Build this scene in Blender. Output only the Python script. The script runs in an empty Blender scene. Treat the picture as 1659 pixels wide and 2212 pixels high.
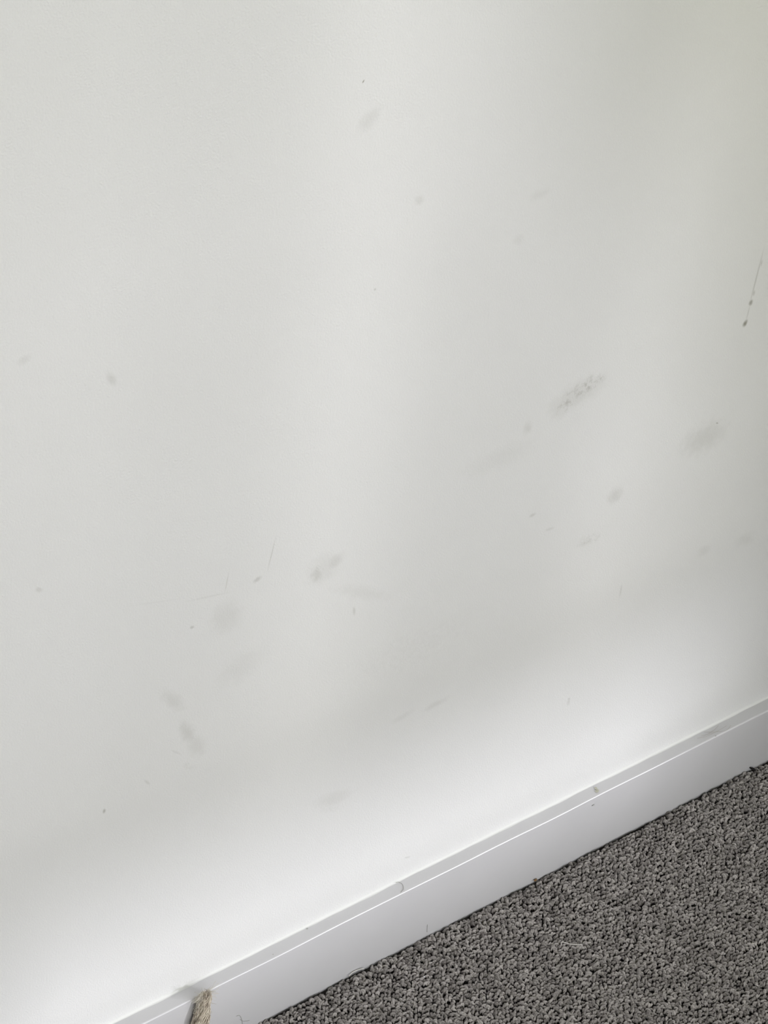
import bpy, bmesh, math, random
import numpy as np
from mathutils import Vector, Matrix

# ------------------------------------------------------------------ camera
S = bpy.context.scene
COL = S.collection
cam = bpy.data.cameras.new('camera')
camo = bpy.data.objects.new('camera', cam)
COL.objects.link(camo)
R = Vector((0.8003903, -0.58831898, 0.11513532))
U = Vector((0.30887584, 0.56931921, 0.7618867))
F = Vector((0.51378115, 0.57424421, -0.6373951))
m = Matrix((R, U, -F)).transposed().to_4x4()
m.translation = Vector((-0.86535707, -0.96719446, 1.6446246))
camo.matrix_world = m
cam.sensor_fit = 'VERTICAL'
cam.sensor_height = 24.0
cam.lens = 4731.0 / 2212.0 * 24.0
cam.clip_start = 0.05
S.camera = camo

# ------------------------------------------------------------------ world, sun, exposure
SKY_STRENGTH = 5.3
SUN_STRENGTH = 1.95
world = bpy.data.worlds.new('sky')
S.world = world
world.use_nodes = True
wn = world.node_tree.nodes
wl = world.node_tree.links
bg = wn['Background']
bg.inputs['Strength'].default_value = SKY_STRENGTH
wtc = wn.new('ShaderNodeTexCoord')
wsep = wn.new('ShaderNodeSeparateXYZ')
wl.new(wtc.outputs['Generated'], wsep.inputs[0])
wr = wn.new('ShaderNodeValToRGB')          # pale hazy horizon to a slightly bluer zenith
wr.color_ramp.elements[0].position = 0.0
wr.color_ramp.elements[0].color = (0.97, 0.965, 0.945, 1)
wr.color_ramp.elements[1].position = 0.8
wr.color_ramp.elements[1].color = (0.90, 0.94, 0.97, 1)
wl.new(wsep.outputs['Z'], wr.inputs[0])
wl.new(wr.outputs[0], bg.inputs['Color'])

sun = bpy.data.lights.new('sun', 'SUN')
sun.energy = SUN_STRENGTH
sun.angle = math.radians(3.3)             # sun through thin haze
sun.color = (0.95, 0.95, 1.0)
suno = bpy.data.objects.new('sun', sun)
COL.objects.link(suno)
SUN_DIR = Vector((0.50, -0.82, 0.28)).normalized()      # towards the sun
suno.rotation_euler = SUN_DIR.to_track_quat('Z', 'Y').to_euler()
suno.location = (2.5, -6, 4)

def portal(name, loc, sx, sz):
    l = bpy.data.lights.new(name, 'AREA')
    l.shape = 'RECTANGLE'
    l.size, l.size_y = sx, sz
    l.cycles.is_portal = True
    o = bpy.data.objects.new(name, l)
    COL.objects.link(o)
    o.location = loc
    o.rotation_euler = (math.radians(90), 0, 0)   # faces +y, into the room
    return o

S.view_settings.view_transform = 'Standard'
S.view_settings.look = 'None'
S.view_settings.gamma = 1
S.view_settings.use_curve_mapping = False
S.view_settings.exposure = 0.235

random.seed(7)
rng = np.random.default_rng(11)

# ------------------------------------------------------------------ material helpers
def new_mat(name, color=(0.8, 0.8, 0.8), rough=0.5, spec=0.5):
    mt = bpy.data.materials.new(name)
    mt.use_nodes = True
    b = mt.node_tree.nodes['Principled BSDF']
    b.inputs['Base Color'].default_value = (*color, 1)
    b.inputs['Roughness'].default_value = rough
    b.inputs['Specular IOR Level'].default_value = spec
    return mt, mt.node_tree.nodes, mt.node_tree.links, b

def add_bump(n, l, b, scale, strength, dist, coord='Object', detail=2.0, vec=None):
    tc = n.new('ShaderNodeTexCoord')
    nz = n.new('ShaderNodeTexNoise')
    nz.inputs['Scale'].default_value = scale
    nz.inputs['Detail'].default_value = detail
    l.new(tc.outputs[coord], nz.inputs['Vector'])
    bp = n.new('ShaderNodeBump')
    bp.inputs['Strength'].default_value = strength
    bp.inputs['Distance'].default_value = dist
    l.new(nz.outputs['Fac'], bp.inputs['Height'])
    l.new(bp.outputs['Normal'], b.inputs['Normal'])
    return tc, nz, bp

def noise_color(n, l, b, c1, c2, scale, coord='Object', lo=0.35, hi=0.65, detail=3.0):
    tc = n.new('ShaderNodeTexCoord')
    nz = n.new('ShaderNodeTexNoise')
    nz.inputs['Scale'].default_value = scale
    nz.inputs['Detail'].default_value = detail
    l.new(tc.outputs[coord], nz.inputs['Vector'])
    r = n.new('ShaderNodeValToRGB')
    r.color_ramp.elements[0].position = lo
    r.color_ramp.elements[1].position = hi
    r.color_ramp.elements[0].color = (*c1, 1)
    r.color_ramp.elements[1].color = (*c2, 1)
    l.new(nz.outputs['Fac'], r.inputs[0])
    l.new(r.outputs[0], b.inputs['Base Color'])
    return r

# Marks on the wall paint and the painted shade of one dent: x, z of the centre on the wall, half axes, tilt, strength, kind (0 soft smudge, 1 broken scuff)
STAINS = [
    (0.1874, 0.6194, 0.02581, 0.01308, -3.008, 0.147, 0), (0.1685, 0.6122, 0.01336, 0.01028, 2.338, 0.105, 0), (0.1924, 0.6232, 0.01908, 0.00895, -2.982, 0.475, 1),
    (0.175, 0.6135, 0.01211, 0.00977, 3.113, 0.399, 1), (0.2044, 0.6264, 0.00762, 0.00295, -2.998, 0.427, 1), (0.3567, 0.5111, 0.02515, 0.01653, 2.949, 0.163, 0),
    (0.1378, 0.6023, 0.00627, 0.00485, 1.962, 0.137, 0), (0.2589, 0.4848, 0.00923, 0.00788, 2.25, 0.168, 0), (0.2392, 0.4426, 0.01298, 0.00624, 3.02, 0.19, 1),
    (-0.0584, 0.5314, 0.00929, 0.00594, -1.166, 0.252, 0), (-0.043, 0.5381, 0.00938, 0.00733, -2.796, 0.179, 0), (-0.0574, 0.5338, 0.00994, 0.00774, 2.071, 0.19, 1),
    (-0.0523, 0.5354, 0.01624, 0.01403, 2.447, 0.105, 0), (-0.1413, 0.5245, 0.01774, 0.01312, 2.108, 0.105, 0), (-0.1155, 0.5516, 0.0039, 0.00229, -2.869, 0.263, 0),
    (-0.1716, 0.5285, 0.0021, 0.00141, 2.678, 0.315, 0), (-0.1845, 0.4588, 0.01691, 0.00561, 2.162, 0.126, 0), (-0.1678, 0.4149, 0.01513, 0.00574, 2.021, 0.179, 0),
    (-0.1579, 0.3942, 0.01421, 0.0065, 2.045, 0.116, 0), (-0.2517, 0.7864, 0.00596, 0.00278, 1.98, 0.168, 0), (-0.3158, 0.823, 0.00472, 0.00316, -2.969, 0.105, 0),
    (-0.302, 0.6238, 0.00319, 0.00203, 2.229, 0.168, 0), (-0.064, 0.9315, 0.01015, 0.00623, -2.385, 0.116, 0), (-0.0106, 0.8554, 0.00449, 0.00373, 2.591, 0.126, 0),
    (0.1022, 0.8289, 0.00876, 0.00406, -3.116, 0.074, 0), (0.0898, 0.7938, 0.0061, 0.00425, 2.763, 0.074, 0), (-0.0726, 0.9613, 0.00124, 0.00064, -2.071, 0.788, 0),
    (-0.0394, 0.7904, 0.00108, 0.00091, 1.819, 0.315, 0), (0.3705, 0.6289, 0.0032, 0.00258, -1.727, 0.892, 0), (0.3702, 0.65, 0.00316, 0.00224, -1.323, 0.735, 0),
    (0.3708, 0.6594, 0.00296, 0.00169, 1.89, 0.315, 0), (0.369, 0.6752, 0.02599, 0.00103, 1.588, 0.315, 0), (0.3705, 0.6393, 0.00823, 0.00087, 1.579, 0.231, 0),
    (0.3704, 0.6894, 0.00335, 0.00112, 1.763, 0.263, 0), (-0.1046, 0.5723, 0.01445, 0.00056, -1.709, 0.263, 0), (-0.1435, 0.5611, 0.0096, 0.00049, -1.666, 0.231, 0),
    (-0.1572, 0.5532, 0.01731, 0.00104, 2.936, 0.084, 0), (-0.208, 0.5696, 0.02454, 0.00089, 2.86, 0.037, 0), (0.1635, 0.5013, 0.00351, 0.00188, -3.116, 0.21, 0),
    (0.1875, 0.4762, 0.00498, 0.00174, 3.008, 0.126, 0), (0.3988, 0.3623, 0.00848, 0.00649, 2.701, 0.084, 0), (0.4569, 0.3521, 0.01323, 0.00804, 2.793, 0.084, 0),
    (0.2973, 0.3575, 0.00813, 0.00122, 1.665, 0.168, 0), (0.0921, 0.315, 0.01342, 0.00422, -3.084, 0.105, 0), (0.0564, 0.3184, 0.01115, 0.00355, -3.019, 0.074, 0),
    (-0.0157, 0.4742, 0.00492, 0.00133, 1.753, 0.21, 0), (-0.2405, 0.3653, 0.00247, 0.00136, -1.535, 0.473, 0), (-0.2023, 0.377, 0.00446, 0.00108, 2.142, 0.168, 0),
    (-0.0084, 0.2509, 0.01961, 0.00882, 2.874, 0.105, 0), (-0.0095, 0.2398, 0.01207, 0.00621, 2.797, 0.076, 1), (0.0926, 0.1149, 0.00407, 0.00132, 2.783, 0.189, 0),
    (-0.1773, 0.3976, 0.00723, 0.00095, 2.318, 0.105, 0), (-0.1651, 0.3754, 0.00974, 0.00311, 2.315, 0.085, 1), (0.3688, 0.523, 0.00181, 0.00079, 2.578, 0.63, 0),
    (-0.0113, 0.4922, 0.03408, 0.00588, 2.594, 0.074, 0), (0.1134, 0.581, 0.03439, 0.01125, -3.106, 0.053, 0), (-0.1227, 0.4643, 0.02195, 0.01583, -2.964, 0.063, 0),
    (0.2627, 0.2331, 0.00492, 0.00202, -1.44, 0.168, 0), (0.2625, 0.2369, 0.00211, 0.0011, -1.163, 0.263, 0), (0.0588, 0.3984, 0.06683, 0.02519, 3.111, 0.048, 1),  # first two: shade of a small dent put into the colour
]


def stain_group():
    g = bpy.data.node_groups.new('paint_mark', 'ShaderNodeTree')
    it = g.interface
    it.new_socket('Vector', in_out='INPUT', socket_type='NodeSocketVector')
    it.new_socket('Warp', in_out='INPUT', socket_type='NodeSocketVector')
    it.new_socket('Grain', in_out='INPUT', socket_type='NodeSocketFloat')
    it.new_socket('Center', in_out='INPUT', socket_type='NodeSocketVector')
    it.new_socket('Angle', in_out='INPUT', socket_type='NodeSocketFloat')
    it.new_socket('Scale', in_out='INPUT', socket_type='NodeSocketVector')
    it.new_socket('Strength', in_out='INPUT', socket_type='NodeSocketFloat')
    it.new_socket('Broken', in_out='INPUT', socket_type='NodeSocketFloat')
    it.new_socket('Fac', in_out='INPUT', socket_type='NodeSocketFloat')
    it.new_socket('Fac', in_out='OUTPUT', socket_type='NodeSocketFloat')
    n, l = g.nodes, g.links
    gi, go = n.new('NodeGroupInput'), n.new('NodeGroupOutput')
    def vm(op, a, b):
        x = n.new('ShaderNodeVectorMath'); x.operation = op
        l.new(a, x.inputs[0]); l.new(b, x.inputs[1]); return x.outputs[0]
    def mm(op, a, b=None, v=None):
        x = n.new('ShaderNodeMath'); x.operation = op
        l.new(a, x.inputs[0])
        if b is not None: l.new(b, x.inputs[1])
        if v is not None: x.inputs[1].default_value = v
        return x.outputs[0]
    d = vm('SUBTRACT', gi.outputs['Vector'], gi.outputs['Center'])
    rot = n.new('ShaderNodeVectorRotate'); rot.rotation_type = 'Y_AXIS'
    l.new(d, rot.inputs['Vector']); l.new(gi.outputs['Angle'], rot.inputs['Angle'])
    sc = vm('MULTIPLY', rot.outputs[0], gi.outputs['Scale'])
    sc = vm('ADD', sc, gi.outputs['Warp'])
    ln = n.new('ShaderNodeVectorMath'); ln.operation = 'LENGTH'
    l.new(sc, ln.inputs[0])
    mr = n.new('ShaderNodeMapRange'); mr.interpolation_type = 'SMOOTHSTEP'
    mr.inputs['From Min'].default_value = 1.5; mr.inputs['From Max'].default_value = 0.15
    l.new(ln.outputs['Value'], mr.inputs['Value'])
    # broken scuffs: multiply by thresholded grain
    gr = n.new('ShaderNodeMapRange'); gr.interpolation_type = 'SMOOTHSTEP'
    gr.inputs['From Min'].default_value = 0.36; gr.inputs['From Max'].default_value = 0.66
    l.new(gi.outputs['Grain'], gr.inputs['Value'])
    mx = n.new('ShaderNodeMix'); mx.data_type = 'FLOAT'
    l.new(gi.outputs['Broken'], mx.inputs[0]); mx.inputs[2].default_value = 1.0
    l.new(gr.outputs[0], mx.inputs[3])
    f = mm('MULTIPLY', mr.outputs[0], mx.outputs[0])
    f = mm('MULTIPLY', f, gi.outputs['Strength'])
    l.new(mm('MAXIMUM', f, gi.outputs['Fac']), go.inputs['Fac'])
    return g

def wall_material():
    mt, n, l, b = new_mat('wall_paint', rough=0.55, spec=0.25)
    tc = n.new('ShaderNodeTexCoord')
    # clean paint with very faint large unevenness of tone
    nz = n.new('ShaderNodeTexNoise'); nz.inputs['Scale'].default_value = 5.0; nz.inputs['Detail'].default_value = 3
    l.new(tc.outputs['Object'], nz.inputs['Vector'])
    base = n.new('ShaderNodeValToRGB')
    base.color_ramp.elements[0].position = 0.3; base.color_ramp.elements[1].position = 0.7
    base.color_ramp.elements[0].color = (0.808, 0.802, 0.792, 1)
    base.color_ramp.elements[1].color = (0.828, 0.822, 0.813, 1)
    l.new(nz.outputs['Fac'], base.inputs[0])
    # warp and grain for the marks
    wz = n.new('ShaderNodeTexNoise'); wz.inputs['Scale'].default_value = 130; wz.inputs['Detail'].default_value = 3
    l.new(tc.outputs['Object'], wz.inputs['Vector'])
    w1 = n.new('ShaderNodeVectorMath'); w1.operation = 'SUBTRACT'; w1.inputs[1].default_value = (.5, .5, .5)
    l.new(wz.outputs['Color'], w1.inputs[0])
    w2 = n.new('ShaderNodeVectorMath'); w2.operation = 'MULTIPLY'; w2.inputs[1].default_value = (1.1, 0, 1.1)
    l.new(w1.outputs[0], w2.inputs[0])
    gz = n.new('ShaderNodeTexNoise'); gz.inputs['Scale'].default_value = 190; gz.inputs['Detail'].default_value = 4
    gz.inputs['Roughness'].default_value = 0.65
    l.new(tc.outputs['Object'], gz.inputs['Vector'])
    G = stain_group()
    prev = None
    for (x, z, sx, sz, ph, st, kd) in STAINS:
        q = n.new('ShaderNodeGroup'); q.node_tree = G
        l.new(tc.outputs['Object'], q.inputs['Vector'])
        if sz > 0.002: l.new(w2.outputs[0], q.inputs['Warp'])
        l.new(gz.outputs['Fac'], q.inputs['Grain'])
        q.inputs['Center'].default_value = (x, 0, z)
        q.inputs['Angle'].default_value = ph
        q.inputs['Scale'].default_value = (1 / sx, 0, 1 / sz)
        q.inputs['Strength'].default_value = st
        q.inputs['Broken'].default_value = kd
        if prev: l.new(prev, q.inputs['Fac'])
        prev = q.outputs[0]
    mix = n.new('ShaderNodeMix'); mix.data_type = 'RGBA'
    l.new(prev, mix.inputs[0]); l.new(base.outputs[0], mix.inputs[6])
    mix.inputs[7].default_value = (0.27, 0.256, 0.205, 1)
    l.new(mix.outputs[2], b.inputs['Base Color'])
    # roller stipple
    s1 = n.new('ShaderNodeTexNoise'); s1.inputs['Scale'].default_value = 640; s1.inputs['Detail'].default_value = 2
    l.new(tc.outputs['Object'], s1.inputs['Vector'])
    bp = n.new('ShaderNodeBump'); bp.inputs['Strength'].default_value = 0.65; bp.inputs['Distance'].default_value = 0.0008
    l.new(s1.outputs['Fac'], bp.inputs['Height']); l.new(bp.outputs[0], b.inputs['Normal'])
    return mt

M = {}
M['wall'] = wall_material()
M['plain_wall'] = new_mat('plain_wall_paint', (0.80, 0.80, 0.785), 0.6, 0.2)[0]
M['ceiling'] = new_mat('ceiling_paint', (0.82, 0.82, 0.80), 0.8, 0.1)[0]
mt, n, l, b = new_mat('skirting_gloss', (0.62, 0.62, 0.62), 0.27, 0.9)
noise_color(n, l, b, (0.675, 0.667, 0.68), (0.70, 0.69, 0.705), 9.0)
add_bump(n, l, b, 40, 0.04, 0.002)
M['skirting'] = mt
mt, n, l, b = new_mat('caulk', (0.80, 0.80, 0.78), 0.5, 0.3)
add_bump(n, l, b, 160, 0.15, 0.001)
M['caulk'] = mt
M['frame'] = new_mat('window_frame_paint', (0.8, 0.8, 0.8), 0.35, 0.5)[0]
mt, n, l, b = new_mat('window_glass')
n.remove(b)
tr = n.new('ShaderNodeBsdfTransparent'); gl = n.new('ShaderNodeBsdfGlossy'); gl.inputs['Roughness'].default_value = 0.02
fr = n.new('ShaderNodeFresnel'); fr.inputs[0].default_value = 1.45
mx = n.new('ShaderNodeMixShader')
l.new(fr.outputs[0], mx.inputs[0]); l.new(tr.outputs[0], mx.inputs[1]); l.new(gl.outputs[0], mx.inputs[2])
l.new(mx.outputs[0], n['Material Output'].inputs[0])
M['glass'] = mt
# cloth of the unseen blind added to dim the sun; part passes straight through
def added_sheer(name, open_share):
    mt, n, l, b = new_mat(name, (0.74, 0.74, 0.66), 0.9, 0.1)
    tr = n.new('ShaderNodeBsdfTransparent'); tr.inputs[0].default_value = (1.0, 0.99, 0.955, 1)
    tl = n.new('ShaderNodeBsdfTranslucent'); tl.inputs[0].default_value = (0.7, 0.71, 0.63, 1)
    m1 = n.new('ShaderNodeMixShader'); m1.inputs[0].default_value = 0.5
    m2 = n.new('ShaderNodeMixShader'); m2.inputs[0].default_value = open_share
    l.new(b.outputs[0], m1.inputs[1]); l.new(tl.outputs[0], m1.inputs[2])
    l.new(m1.outputs[0], m2.inputs[1]); l.new(tr.outputs[0], m2.inputs[2])
    l.new(m2.outputs[0], n['Material Output'].inputs[0])
    return mt
M['added_sheer'] = added_sheer('added_sheer_fabric', 0.54)
M['added_sheer_hem'] = added_sheer('added_sheer_hem_fabric', 0.86)
mt, n, l, b = new_mat('shading_drape_fabric', (0.46, 0.46, 0.26), 0.9, 0.1)
tl = n.new('ShaderNodeBsdfTranslucent'); tl.inputs[0].default_value = (0.50, 0.50, 0.24, 1)
m1 = n.new('ShaderNodeMixShader'); m1.inputs[0].default_value = 0.5
l.new(b.outputs[0], m1.inputs[1]); l.new(tl.outputs[0], m1.inputs[2])
# unseen drape: see-through share rises with height to grade its shade on the wall
tr = n.new('ShaderNodeBsdfTransparent'); tr.inputs[0].default_value = (0.92, 0.9, 0.2, 1)  # yellowed so the sun tints the wall's upper right
tc = n.new('ShaderNodeTexCoord'); sp = n.new('ShaderNodeSeparateXYZ'); l.new(tc.outputs['Object'], sp.inputs[0])
mr = n.new('ShaderNodeMapRange'); mr.inputs['From Min'].default_value = 1.25; mr.inputs['From Max'].default_value = 1.95
mr.inputs['To Min'].default_value = 0.02; mr.inputs['To Max'].default_value = 0.22
l.new(sp.outputs['Z'], mr.inputs['Value'])
m2 = n.new('ShaderNodeMixShader'); l.new(mr.outputs[0], m2.inputs[0])
l.new(m1.outputs[0], m2.inputs[1]); l.new(tr.outputs[0], m2.inputs[2])
l.new(m2.outputs[0], n['Material Output'].inputs[0])
M['shading_drape'] = mt
mt, n, l, b = new_mat('lawn_green', (0.10, 0.16, 0.05), 0.9, 0.1)
noise_color(n, l, b, (0.13, 0.17, 0.06), (0.22, 0.26, 0.10), 3.0)
M['lawn'] = mt

mt, n, l, b = new_mat('carpet_backing', (0.05, 0.047, 0.045), 0.95, 0.05)
noise_color(n, l, b, (0.035, 0.032, 0.03), (0.09, 0.085, 0.082), 220.0, detail=2)
M['backing'] = mt

def yarn_material():
    mt, n, l, b = new_mat('carpet_yarn', (0.16, 0.15, 0.145), 0.85, 0.25)
    at = n.new('ShaderNodeAttribute'); at.attribute_type = 'INSTANCER'; at.attribute_name = 'tint'
    r = n.new('ShaderNodeValToRGB')
    r.color_ramp.elements[0].color = (0.21, 0.19, 0.179, 1)
    r.color_ramp.elements[1].color = (0.55, 0.512, 0.49, 1)
    l.new(at.outputs['Fac'], r.inputs[0])
    tc = n.new('ShaderNodeTexCoord')
    mp = n.new('ShaderNodeMapping'); mp.inputs['Scale'].default_value = (500, 2200, 2200)
    l.new(tc.outputs['Object'], mp.inputs[0])
    nz = n.new('ShaderNodeTexNoise'); nz.inputs['Scale'].default_value = 1.0; nz.inputs['Detail'].default_value = 2
    l.new(mp.outputs[0], nz.inputs['Vector'])
    mr = n.new('ShaderNodeMapRange'); mr.inputs['From Min'].default_value = 0.3; mr.inputs['From Max'].default_value = 0.7
    mr.inputs['To Min'].default_value = 0.75; mr.inputs['To Max'].default_value = 1.2
    l.new(nz.outputs['Fac'], mr.inputs['Value'])
    mu = n.new('ShaderNodeMix'); mu.data_type = 'RGBA'; mu.blend_type = 'MULTIPLY'; mu.inputs[0].default_value = 1
    l.new(r.outputs[0], mu.inputs[6]); l.new(mr.outputs[0], mu.inputs[7])
    l.new(mu.outputs[2], b.inputs['Base Color'])
    b.inputs['Sheen Weight'].default_value = 0.15
    return mt
M['yarn'] = yarn_material()
mt, n, l, b = new_mat('jute', (0.55, 0.47, 0.36), 0.7, 0.3)
noise_color(n, l, b, (0.44, 0.37, 0.30), (0.78, 0.71, 0.59), 260.0, lo=0.38, hi=0.62)
M['jute'] = mt
M['jute_fine'] = new_mat('jute_fine_fibre', (0.60, 0.56, 0.48), 0.6, 0.3)[0]
M['hair'] = new_mat('brown_hair', (0.36, 0.32, 0.26), 0.5, 0.4)[0]
M['grey_hair'] = new_mat('grey_hair', (0.33, 0.32, 0.29), 0.5, 0.4)[0]
M['lint'] = new_mat('pale_lint', (0.74, 0.71, 0.67), 0.8, 0.2)[0]
M['white_crumb'] = new_mat('white_crumb', (0.9, 0.9, 0.9), 0.7, 0.3)[0]
M['orange_crumb'] = new_mat('orange_crumb', (0.25, 0.15, 0.07), 0.8, 0.3)[0]
M['dark_chip'] = new_mat('dark_chip', (0.012, 0.011, 0.01), 0.6, 0.3)[0]
M['moss_stain'] = new_mat('greenish_grime', (0.58, 0.57, 0.47), 0.8, 0.2)[0]
M['grey_grime'] = new_mat('grey_grime', (0.47, 0.47, 0.45), 0.8, 0.2)[0]
M['dent'] = new_mat('dent_filler', (0.72, 0.72, 0.71), 0.6, 0.2)[0]

# ------------------------------------------------------------------ mesh helpers
def obj(name, verts, faces, mat, parent=None, smooth=False, loc=(0, 0, 0)):
    me = bpy.data.meshes.new(name)
    me.from_pydata([tuple(map(float, v)) for v in verts], [], faces)
    if smooth:
        me.polygons.foreach_set('use_smooth', [True] * len(me.polygons))
    me.materials.append(mat)
    o = bpy.data.objects.new(name, me)
    COL.objects.link(o)
    o.location = loc
    if parent: o.parent = parent
    return o

def bm_obj(name, bm, mat, parent=None, smooth=False):
    me = bpy.data.meshes.new(name)
    bm.normal_update()
    bm.to_mesh(me); bm.free()
    if smooth:
        me.polygons.foreach_set('use_smooth', [True] * len(me.polygons))
    me.materials.append(mat)
    o = bpy.data.objects.new(name, me)
    COL.objects.link(o)
    if parent: o.parent = parent
    return o

def add_box(bm, lo, hi):
    x0, y0, z0 = lo; x1, y1, z1 = hi
    v = [bm.verts.new(p) for p in ((x0,y0,z0),(x1,y0,z0),(x1,y1,z0),(x0,y1,z0),(x0,y0,z1),(x1,y0,z1),(x1,y1,z1),(x0,y1,z1))]
    for f in ((0,3,2,1),(4,5,6,7),(0,1,5,4),(1,2,6,5),(2,3,7,6),(3,0,4,7)):
        bm.faces.new([v[i] for i in f])

def box(name, boxes, mat, parent=None, bevel=0.0):
    bm = bmesh.new()
    for lo, hi in boxes: add_box(bm, lo, hi)
    if bevel:
        bmesh.ops.bevel(bm, geom=bm.edges[:], offset=bevel, segments=2, affect='EDGES')
    return bm_obj(name, bm, mat, parent)

def tube_data(path, rad, seg=6, twist=0.0, ply=0, plyamp=0.0, cap=True):
    """verts, faces of a tube along a 3-D polyline; rad is one number or one per point"""
    P = np.asarray(path, float); N = len(P)
    rad = np.broadcast_to(np.asarray(rad, float), (N,))
    T = np.gradient(P, axis=0); T /= np.linalg.norm(T, axis=1)[:, None] + 1e-12
    ref = np.array([0.0, 0, 1]) if abs(T[0][2]) < 0.9 else np.array([0.0, 1, 0])
    nrm = np.cross(T[0], ref); nrm /= np.linalg.norm(nrm)
    V, Fc = [], []
    for i in range(N):
        nrm = nrm - T[i] * (nrm @ T[i]); nrm /= np.linalg.norm(nrm)
        bi = np.cross(T[i], nrm)
        for k in range(seg):
            a = 2 * math.pi * k / seg
            r = rad[i] * (1 + plyamp * math.cos(ply * a + twist * i))
            V.append(P[i] + r * (math.cos(a) * nrm + math.sin(a) * bi))
    for i in range(N - 1):
        for k in range(seg):
            k2 = (k + 1) % seg
            Fc.append((i*seg+k, i*seg+k2, (i+1)*seg+k2, (i+1)*seg+k))
    if cap:
        Fc.append(tuple(range(seg))[::-1]); Fc.append(tuple((N-1)*seg+k for k in range(seg)))
    return V, Fc

def tubes(name, items, mat, parent=None):
    V, Fc = [], []
    for v, f in items:
        o = len(V); V += list(v); Fc += [tuple(i + o for i in q) for q in f]
    return obj(name, V, Fc, mat, parent, smooth=True)

def spline(pts, n):
    """Catmull-Rom through the points"""
    P = np.asarray(pts, float)
    P = np.vstack([2*P[0]-P[1], P, 2*P[-1]-P[-2]])
    out = []
    segs = len(P) - 3
    for t in np.linspace(0, segs - 1e-9, n):
        i = int(t); u = t - i
        a, b, c, d = P[i:i+4]
        out.append(0.5*((2*b)+(-a+c)*u+(2*a-5*b+4*c-d)*u*u+(-a+3*b-3*c+d)*u**3))
    return np.array(out)

def structure(o):
    o['kind'] = 'structure'; return o

def tag(o, label, cat, group=None, kind=None):
    o['label'] = label; o['category'] = cat
    if group: o['group'] = group
    if kind: o['kind'] = kind
    return o

# ------------------------------------------------------------------ room shell
BH, BT = 0.0856, 0.0145          # skirting height above the pile, thickness
FZ = -0.0065                     # carpet backing level (pile tips reach z = 0)
X0, X1, Y0, ZC = -2.6, 3.2, -3.0, 2.55
wall = box('wall_back', [((X0, 0, FZ), (X1, 0.1, ZC))], M['wall'])
structure(wall)
NIBX, NIBY = 1.22, -1.10  # wall stub added out of view to shade the right of wall_back
structure(box('wall_right', [((NIBX, NIBY, FZ), (NIBX + 0.12, 0, ZC)), ((X1, Y0, FZ), (X1 + 0.1, 0, ZC))], M['plain_wall']))
structure(box('wall_left', [((X0 - 0.1, Y0, FZ), (X0, 0, ZC))], M['plain_wall']))
W1 = (1.42, 2.62, 1.05, 2.32)     # window_1 opening: x0, x1, z0, z1
W2 = (-1.9, 0.5, 0.75, 2.32)
def wall_with_openings(name, y0, y1, ops):
    bx, x = [], X0
    for (a, b_, c, d) in ops:
        bx.append(((x, y0, FZ), (a, y1, ZC)))
        bx.append(((a, y0, FZ), (b_, y1, c)))
        bx.append(((a, y0, d), (b_, y1, ZC)))
        x = b_
    bx.append(((x, y0, FZ), (X1, y1, ZC)))
    return structure(box(name, bx, M['plain_wall']))
wall_with_openings('wall_front', Y0 - 0.12, Y0, [W2, W1])
structure(box('ceiling', [((X0, Y0, ZC), (X1, 0, ZC + 0.1))], M['ceiling']))
floor = structure(box('floor', [((X0, Y0, FZ - 0.1), (X1, 0, FZ))], M['backing']))
structure(obj('ground', [(-30, -40, -0.4), (30, -40, -0.4), (30, Y0 - 0.2, -0.4), (-30, Y0 - 0.2, -0.4)], [(0, 1, 2, 3)], M['lawn']))

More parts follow.
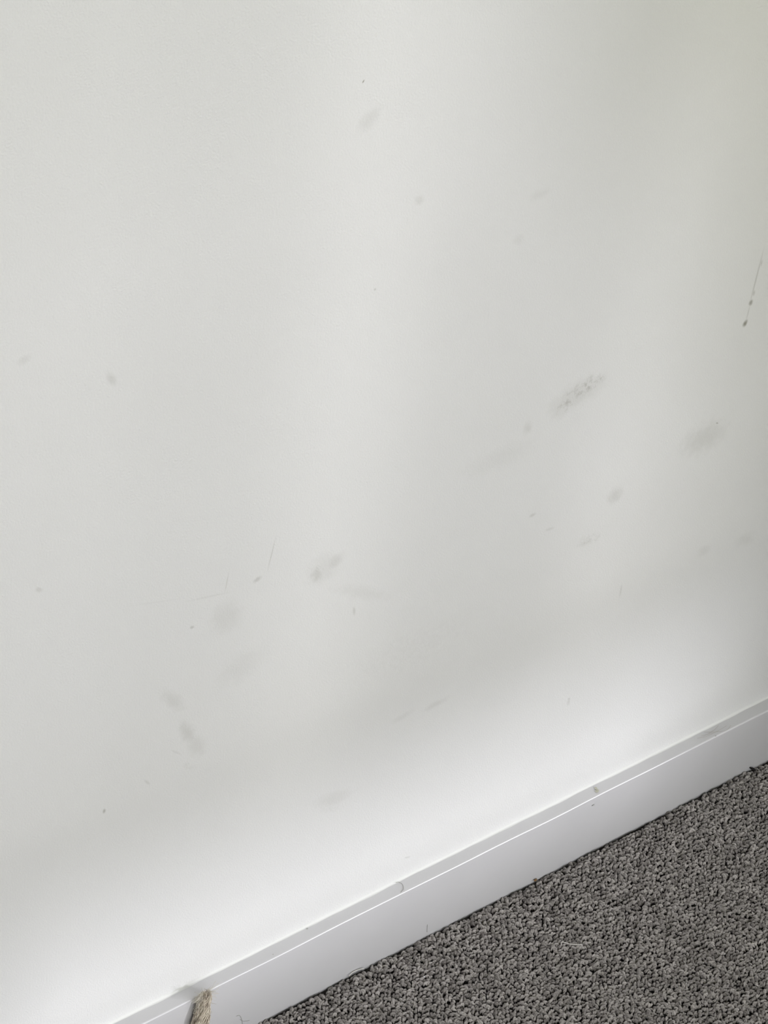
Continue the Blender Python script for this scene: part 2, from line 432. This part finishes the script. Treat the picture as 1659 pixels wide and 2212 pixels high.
def window(name, W, mull, added_blind=False, transom=None):
    x0, x1, z0, z1 = W
    yf = Y0 - 0.09
    fr = 0.045
    bxs = [((x0, yf, z0), (x0+fr, yf+0.06, z1)), ((x1-fr, yf, z0), (x1, yf+0.06, z1)),
           ((x0+fr, yf, z0), (x1-fr, yf+0.06, z0+0.02)), ((x0+fr, yf, z1-fr), (x1-fr, yf+0.06, z1))]
    w = structure(box(name, bxs, M['frame']))
    for mx_, mw in mull:
        box('mullion', [((mx_-mw/2, yf+0.005, (transom or z0)+0.02), (mx_+mw/2, yf+0.055, z1-fr))], M['frame'], w, bevel=0.004)
    if transom:
        box('transom', [((x0+fr, yf+0.005, transom-0.010), (x1-fr, yf+0.055, transom+0.010))], M['frame'], w, bevel=0.004)
        box('pane', [((x0+fr, yf+0.028, z0+0.02), (x1-fr, yf+0.032, transom-0.02))], M['glass'], w)
    edges = [x0+fr] + [e for mx_, mw in mull for e in (mx_-mw/2, mx_+mw/2)] + [x1-fr]
    for i in range(0, len(edges), 2):
        box('pane', [((edges[i], yf+0.028, (transom or z0)+0.02), (edges[i+1], yf+0.032, z1-fr))], M['glass'], w)
    box('window_sill', [((x0-0.03, Y0-0.03, z0-0.025), (x1+0.03, Y0+0.03, z0))], M['frame'], w, bevel=0.004)
    if added_blind:
        hz0, hz1 = added_blind
        yb = Y0 + 0.03
        # unseen sheer cloth added to dim the sun on the upper wall
        obj('added_blind_cloth', [(x0-0.02, yb, hz1), (x1+0.02, yb, hz1), (x1+0.02, yb, z1+0.06), (x0-0.02, yb, z1+0.06)], [(0,1,2,3)], M['added_sheer'], w)
        # unseen second sheet added for the soft grey band above the skirting
        obj('added_hem_sheet', [(x0-0.02, yb+0.004, hz1), (x1+0.02, yb+0.004, hz1), (x1+0.02, yb+0.004, hz1+0.17), (x0-0.02, yb+0.004, hz1+0.17)], [(0,1,2,3)], M['added_sheer_hem'], w)
        box('added_hem_bar', [((x0-0.02, yb-0.006, hz0), (x1+0.02, yb+0.006, hz1))], M['frame'], w, bevel=0.003)  # unseen bar added to cast the grey band on the wall
        V, Fc = tube_data([(x0-0.03, yb, z1+0.07), (x1+0.03, yb, z1+0.07)], 0.025, 16)
        obj('added_blind_roller', V, Fc, M['frame'], w, smooth=True)
    return w
window('window_1', W1, [(1.655, 0.05), (1.975, 0.058)], added_blind=(1.27, 1.282), transom=1.305)  # unseen window; bars and blind placed to shape soft shade on wall_back
def shading_drape():
    # unseen olive curtain added at window_1, its slanted edge cut to shade wall_back's right
    yb = Y0 + 0.11
    rows, cols = 40, 90
    V, Fc = [], []
    for i in range(rows):
        z = 0.02 + (2.42 - 0.02) * i / (rows - 1)
        xe = float(np.interp(z, [0.0, 1.18, 1.557, 1.777, 1.937, 2.42], [2.32, 2.225, 2.10, 2.012, 1.89, 1.57]))
        for k in range(cols):
            t = k / (cols - 1)
            x = xe + (3.0 - xe) * t
            V.append((x, yb + 0.032 * math.sin(t * 60 + 0.4 * math.sin(z * 3)), z))
    for i in range(rows - 1):
        for k in range(cols - 1):
            Fc.append((i*cols+k, i*cols+k+1, (i+1)*cols+k+1, (i+1)*cols+k))
    return obj('added_curtain_drape', V, Fc, M['shading_drape'], win1, smooth=True)
win1 = bpy.data.objects['window_1']
shading_drape()
window('fill_window', W2, [(-0.7, 0.06)])  # second window added out of view to supply ambient daylight
portal('window_1_portal', ((W1[0]+W1[1])/2, Y0-0.11, (W1[2]+W1[3])/2), W1[1]-W1[0], W1[3]-W1[2])
portal('fill_window_portal', ((W2[0]+W2[1])/2, Y0-0.11, (W2[2]+W2[3])/2), W2[1]-W2[0], W2[3]-W2[2])

# skirting board: square-edged board with a small rounded front edge, a little uneven by hand painting
def skirting():
    prof = [(0.0, FZ), (-BT, FZ), (-BT, BH - 0.0018)]
    for k in range(1, 10):
        a = math.radians(90 * k / 10)
        prof.append((-BT + 0.0018 * (1 - math.cos(a)), BH - 0.0018 + 0.0018 * math.sin(a)))
    prof += [(-BT + 0.0018, BH), (0.0, BH)]
    xs = np.concatenate([[X0], np.linspace(-0.6, NIBX, 120)])
    V, Fc = [], []
    npf = len(prof)
    for x in xs:
        dy = 0.00025 * math.sin(x * 17 + 1) + 0.0002 * math.sin(x * 41)
        dz = 0.0003 * math.sin(x * 13) + 0.0002 * math.sin(x * 57 + 2)
        for (y, z) in prof:
            V.append((x, y + (dy if y < -0.001 else 0), z + (dz if z > 0.05 else 0)))
    for i in range(len(xs) - 1):
        for k in range(npf - 1):
            Fc.append((i*npf+k, i*npf+k+1, (i+1)*npf+k+1, (i+1)*npf+k))
    Fc.append(tuple(range(npf))[::-1]); Fc.append(tuple((len(xs)-1)*npf+k for k in range(npf)))
    o = obj('baseboard_back', V, Fc, M['skirting'])
    return structure(o)
base = skirting()

def caulk():
    xs = np.concatenate([[X0], np.linspace(-0.6, NIBX, 500)])
    V, Fc = [], []
    npf = 7
    ph = rng.random(6) * 6.28
    for x in xs:
        w = 0.0019 + 0.0002*math.sin(x*31+ph[0]) + 0.0002*math.sin(x*83+ph[1]) + 0.00015*math.sin(x*190+ph[2])
        hgt = 0.0032 + 0.0004*math.sin(x*27+ph[3]) + 0.0003*math.sin(x*71+ph[4])
        dz = 0.0003 * math.sin(x * 13) + 0.0002 * math.sin(x * 57 + 2)
        for k in range(npf):
            t = k / (npf - 1)
            a = math.radians(90 * t)
            # concave fillet between ledge and wall
            V.append((x, -w*(1 - math.sin(a)) - 0.00002, BH + dz + 0.00002 + hgt*(1 - math.cos(a))))
    for i in range(len(xs) - 1):
        for k in range(npf - 1):
            Fc.append((i*npf+k, i*npf+k+1, (i+1)*npf+k+1, (i+1)*npf+k))
    return obj('caulk_bead', V, Fc, M['caulk'], base, smooth=True)
caulk()

# ------------------------------------------------------------------ carpet: loop pile
def loop_variant(i):
    r = random.Random(100 + i)
    a = 0.00115 * r.uniform(0.85, 1.2)
    h = 0.0052 * r.uniform(0.9, 1.1)
    lean = r.uniform(-0.0009, 0.0009)
    V, Fc = [], []
    ph0, turns = r.uniform(0, 6.28), r.uniform(0.9, 1.5) * math.pi
    for ply in range(2):                    # two-ply twisted yarn bent into a loop
        pts = []
        for t in np.linspace(0, math.pi, 13):
            c = Vector((-a * math.cos(t), lean * math.sin(t), (h - 0.0019) * math.sin(t) ** 0.8))
            tn = Vector((a * math.sin(t), 0, (h - 0.0019) * math.cos(t))).normalized()
            nn = Vector((-tn.z, 0, tn.x)); bb = Vector((0, 1, 0))
            th = ph0 + turns * t / math.pi + ply * math.pi
            c += 0.0008 * (math.cos(th) * nn + math.sin(th) * bb)
            pts.append(c)
        v, f = tube_data(pts, 0.00092 * r.uniform(0.94, 1.06), 8)
        o = len(V); V += v; Fc += [tuple(q + o for q in p) for p in f]
    me = bpy.data.meshes.new('yarn_loop')
    me.from_pydata([tuple(map(float, v)) for v in V], [], Fc)
    me.polygons.foreach_set('use_smooth', [True] * len(me.polygons))
    me.materials.append(M['yarn'])
    return bpy.data.objects.new('yarn_loop', me)

def carpet_pile():
    xa, xb, ya, yb = -0.8, 1.3, -1.15, -BT - 0.0024
    e1 = np.array([0.806, -0.592]); e2 = np.array([0.592, 0.806])      # tuft rows run askew to the wall
    p1, p2 = 0.0036, 0.0045
    n1, n2 = int(4.2 / p1), int(4.2 / p2)
    i, j = np.meshgrid(np.arange(n1) - n1 // 2, np.arange(n2) - n2 // 2, indexing='ij')
    i = i.ravel(); j = j.ravel()
    a = i * p1 + rng.normal(0, 0.0004, i.size)
    b_ = (j + 0.5 * (i % 2)) * p2 + rng.normal(0, 0.00055, i.size)
    # slow drift of the rows
    a += 0.0015 * np.sin(b_ * 21 + 1.0) + 0.001 * np.sin(b_ * 47)
    b_ += 0.002 * np.sin(a * 17)
    P = np.outer(a, e1) + np.outer(b_, e2) + np.array([0.25, -0.5])
    edge = yb + 0.0006 * np.sin(P[:, 0] * 60)
    k = (P[:, 0] > xa) & (P[:, 0] < xb) & (P[:, 1] > ya) & (P[:, 1] < edge) & ~((P[:, 0] > NIBX - .004) & (P[:, 0] < NIBX + .124) & (P[:, 1] > NIBY - .004))
    P = P[k]
    N = len(P)
    co = np.zeros((N, 3), np.float32)
    co[:, :2] = P
    # swelling of the surface; slight tuck towards the skirting
    tuck = np.clip((P[:, 1] - (yb - 0.006)) / 0.006, 0, 1)
    co[:, 2] = FZ + 0.0003 + rng.normal(0, 0.00025, N) + 0.0005*np.sin(P[:, 0]*33)*np.sin(P[:, 1]*29) + 0.0012 - 0.0018*tuck
    me = bpy.data.meshes.new('carpet_pile')
    me.vertices.add(N)
    me.vertices.foreach_set('co', co.ravel())
    rz = rng.normal(math.atan2(e1[1], e1[0]), 0.75, N)
    flip = rng.random(N) < 0.12
    rz[flip] += math.pi / 2
    rot = np.zeros((N, 3), np.float32)
    rot[:, 0] = rng.normal(0, 0.2, N); rot[:, 1] = rng.normal(0, 0.26, N); rot[:, 2] = rz
    A = me.attributes.new('rot', 'FLOAT_VECTOR', 'POINT'); A.data.foreach_set('vector', rot.ravel())
    sc = np.clip(rng.normal(1.0, 0.10, N), 0.75, 1.3).astype(np.float32)
    A = me.attributes.new('size', 'FLOAT', 'POINT'); A.data.foreach_set('value', sc)
    # yarn tone: mottled heather, clustered in small patches
    tn = np.clip(0.53 + rng.normal(0, 0.26, N) + 0.10*np.sin(P[:, 0]*95+2*np.sin(P[:, 1]*60)) * np.sin(P[:, 1]*88), 0, 1).astype(np.float32)
    A = me.attributes.new('tint', 'FLOAT', 'POINT'); A.data.foreach_set('value', tn)
    A = me.attributes.new('pick', 'INT', 'POINT'); A.data.foreach_set('value', rng.integers(0, 6, N).astype(np.int32))
    me.materials.append(M['yarn'])
    o = bpy.data.objects.new('carpet_pile', me)
    COL.objects.link(o)
    g = bpy.data.node_groups.new('loop_pile', 'GeometryNodeTree')
    g.interface.new_socket('Geometry', in_out='INPUT', socket_type='NodeSocketGeometry')
    g.interface.new_socket('Geometry', in_out='OUTPUT', socket_type='NodeSocketGeometry')
    n, l = g.nodes, g.links
    gi, go = n.new('NodeGroupInput'), n.new('NodeGroupOutput')
    jn = n.new('GeometryNodeJoinGeometry')
    for q in range(6):
        oi = n.new('GeometryNodeObjectInfo')
        oi.inputs['Object'].default_value = loop_variant(q)
        oi.inputs['As Instance'].default_value = True
        l.new(oi.outputs['Geometry'], jn.inputs[0])
    ip = n.new('GeometryNodeInstanceOnPoints')
    ip.inputs['Pick Instance'].default_value = True
    def attr(name, ty):
        x = n.new('GeometryNodeInputNamedAttribute'); x.data_type = ty
        x.inputs['Name'].default_value = name
        return x.outputs[0]
    l.new(gi.outputs[0], ip.inputs['Points'])
    l.new(jn.outputs[0], ip.inputs['Instance'])
    l.new(attr('pick', 'INT'), ip.inputs['Instance Index'])
    l.new(attr('rot', 'FLOAT_VECTOR'), ip.inputs['Rotation'])
    l.new(attr('size', 'FLOAT'), ip.inputs['Scale'])
    l.new(ip.outputs[0], go.inputs[0])
    md = o.modifiers.new('loop_pile', 'NODES'); md.node_group = g
    tag(o, 'dark grey loop pile carpet below the white skirting', 'carpet', kind='stuff')
    return o
carpet_pile()

# ------------------------------------------------------------------ frayed jute rope end in front of the skirting
def jute_rope():
    e = bpy.data.objects.new('jute_rope', None)
    COL.objects.link(e)
    e.location = (-0.146, -0.0225, 0.0)
    tag(e, 'frayed tan jute rope end standing against the white skirting at the bottom edge', 'rope')
    off = Vector(e.location)
    def L(p): return (p[0]-off.x, p[1]-off.y, p[2]-off.z)
    # three twisted strands, from the carpet up to the fuzzy tip at the skirting's top edge
    axis = spline([(-0.151, -0.025, 0.003), (-0.148, -0.0235, 0.03), (-0.1435, -0.0215, 0.06), (-0.1405, -0.0195, 0.083), (-0.1395, -0.0185, 0.094)], 40)
    for s in range(3):
        its = []
        for f in range(95):
            rr = random.Random(s*100+f)
            ph = s*2.094 + rr.uniform(-1.1, 1.1); ro = rr.uniform(0.2, 1.0)
            end = rr.randint(29, 40)
            pts = []
            for i in range(0, end):
                t = i / 39
                rad = (0.0108 - 0.0054*t) * ro * (1 + .16*math.sin(i*.5+f))
                a = ph + 1.5*t*2.2 + .45*math.sin(i*.31+f*1.7)
                p = axis[i]
                q = (p[0] + rad*math.cos(a), min(p[1] + 0.6*rad*math.sin(a), -BT-0.0006), max(p[2], 0.0006))
                pts.append(L(q))
            q = pts[::2] if len(pts) % 2 else pts[::2]+[pts[-1]]
            rf = rr.uniform(0.00022, 0.00048)
            its.append(tube_data(q, [rf*min(1, 0.2 + 0.2*(len(q)-1-u)) for u in range(len(q))], 5))
        tubes('rope_strand', its, M['jute'], e)
    its = []
    for f in range(150):
        rr = random.Random(900+f)
        i0 = rr.randint(12, 39) if f % 2 else rr.randint(31, 39)
        p = axis[i0]
        side = -1 if rr.random() < .62 else 1
        ln = rr.uniform(0.004, 0.014)
        pts = [p + np.array([side*0.002, 0.0, 0.0])]
        d = np.array([side*rr.uniform(.35, 1), -rr.uniform(0, .35), rr.uniform(-.5, .9)])
        for k in range(7):
            d = d + np.array([rr.uniform(-.35, .35), rr.uniform(-.2, .2), rr.uniform(-.5, .3)])
            q = pts[-1] + d/np.linalg.norm(d)*ln/7
            if q[2] < BH + 0.001: q[1] = min(q[1], -BT-0.0005)
            pts.append(q)
        its.append(tube_data([L(q) for q in pts], rr.uniform(0.00008, 0.00016), 4))
    fz = tubes('frayed_fibres', its, M['jute_fine'], e)
    fz['kind'] = 'stuff'
jute_rope()

# ------------------------------------------------------------------ small debris
def strand(name, pts, rad, mat, label, cat, extra=(), group=None):
    its = [tube_data(spline(p, 24), rad, 5) for p in [pts] + list(extra)]
    o = tubes(name, its, mat)
    tag(o, label, cat, group)
    return o
zl = BH + 0.0006
strand('hair_tangle', [(0.4694, -0.006, zl), (0.478, -0.0085, zl+.0004), (0.4823, -0.0096, zl), (0.492, -0.0098, zl+.0005), (0.503, -0.0086, zl)], 0.0001, M['hair'],
       'fine brown hairs tangled on the skirting ledge near the right end', 'hair',
       extra=[[(0.4755, -0.0035, zl), (0.484, -0.0085, zl), (0.497, -0.0135, zl), (0.507, -0.0105, zl)],
              [(0.478, -0.0075, zl), (0.487, -0.0065, zl), (0.495, -0.0042, zl)],
              [(0.463, -0.0065, zl), (0.471, -0.009, zl), (0.481, -0.0098, zl)]])
strand('curled_hair', [(0.0815, -0.0022, zl+.002), (0.0858, -0.0025, zl), (0.0868, -0.0062, zl), (0.0842, -0.0108, zl), (0.0795, -0.0128, zl)], 0.00016, M['grey_hair'],
       'thin grey hair curled in an arc on the skirting ledge', 'hair')
strand('short_hair', [(0.1208, -BT-.0004, 0.016), (0.1213, -BT-.0006, 0.0105), (0.1222, -BT-.0004, 0.004)], 0.00015, M['grey_hair'],
       'short upright hair stuck to the skirting face above the carpet', 'hair')
strand('wispy_hair', [(-0.0987, -BT-.0004, 0.0262), (-0.0952, -BT-.0004, 0.0248), (-0.0925, -BT-.0004, 0.0185), (-0.0905, -BT-.0004, 0.009)], 0.00015, M['grey_hair'],
       'wispy grey hair curling down the skirting face beside the jute rope', 'hair',
       extra=[[(-0.094, -BT-.0004, 0.018), (-0.0895, -BT-.0004, 0.0125), (-0.083, -BT-.0004, 0.009)]])
strand('carpet_fibre', [(0.2265, -0.0935, 0.0012), (0.2285, -0.0918, 0.0030), (0.233, -0.097, 0.0030), (0.2375, -0.1005, 0.0028), (0.2445, -0.104, 0.0020)], 0.00048, M['lint'],
       'pale loose lint fibre lying across the grey carpet', 'lint')
strand('snagged_yarn', [(0.0290, -0.0165, 0.0004), (0.034, -0.0152, 0.0016), (0.0405, -0.0155, 0.0014), (0.0465, -0.0165, 0.0004)], 0.0005, M['lint'],
       'pale yarn end snagged at the carpet edge along the skirting', 'lint')
def crumb(name, loc, size, mat, label, cat, seed=1):
    bm = bmesh.new()
    bmesh.ops.create_icosphere(bm, subdivisions=2, radius=1)
    rr = random.Random(seed)
    for v in bm.verts:
        k = 1 + rr.uniform(-.22, .22)
        v.co = Vector((v.co.x*size[0]*k, v.co.y*size[1]*k, v.co.z*size[2]*k))
    o = bm_obj(name, bm, mat)
    o.location = loc
    tag(o, label, cat)
    return o
crumb('white_crumb', (0.0888, -0.055, 0.0020), (0.0008, 0.0007, 0.0007), M['white_crumb'], 'tiny white crumb on the grey carpet', 'crumb', 3)
crumb('orange_crumb', (0.2575, -0.0165, 0.0002), (0.0022, 0.0011, 0.0011), M['orange_crumb'], 'small orange brown crumb in the gap between carpet and skirting', 'crumb', 4)
o = crumb('dark_chip', (0.5575, -0.0178, 0.0009), (0.0014, 0.0042, 0.0009), M['dark_chip'], 'black chip lying at the foot of the skirting near the right edge', 'chip', 5)
o.rotation_euler = (0, 0, 0.4)
# grime on the ledge: thin dried flecks that belong to the board
def fleck(x, y, sx, sy, mat, seed, z=None, face=False):
    rr = random.Random(seed)
    V = [(0, 0, 0.00012)]
    nn = 14
    for k in range(nn):
        a = 2*math.pi*k/nn; q = 1 + rr.uniform(-.3, .3)
        V.append((sx*q*math.cos(a), sy*q*math.sin(a), 0.00002))
    Fc = [(0, 1+k, 1+(k+1) % nn) for k in range(nn)]
    f = obj('grime_fleck', V, Fc, mat, base, smooth=True, loc=(x, y, (BH + 0.00045) if z is None else z))
    if face: f.rotation_euler = (math.radians(90), 0, 0)
    return f
fleck(0.3262, -0.0068, 0.0014, 0.0026, M['moss_stain'], 1)
fleck(0.3246, -0.0095, 0.0022, 0.0016, M['moss_stain'], 2)
fleck(0.4821, -0.0137, 0.0008, 0.0008, M['grey_grime'], 3)
fleck(-0.0619, -0.0109, 0.0007, 0.0006, M['grey_grime'], 4)
fleck(-0.0191, -0.0028, 0.0009, 0.0006, M['grey_grime'], 5)
fleck(0.318, -BT-0.0005, 0.0014, 0.0011, M['grey_grime'], 6, z=0.0745, face=True)
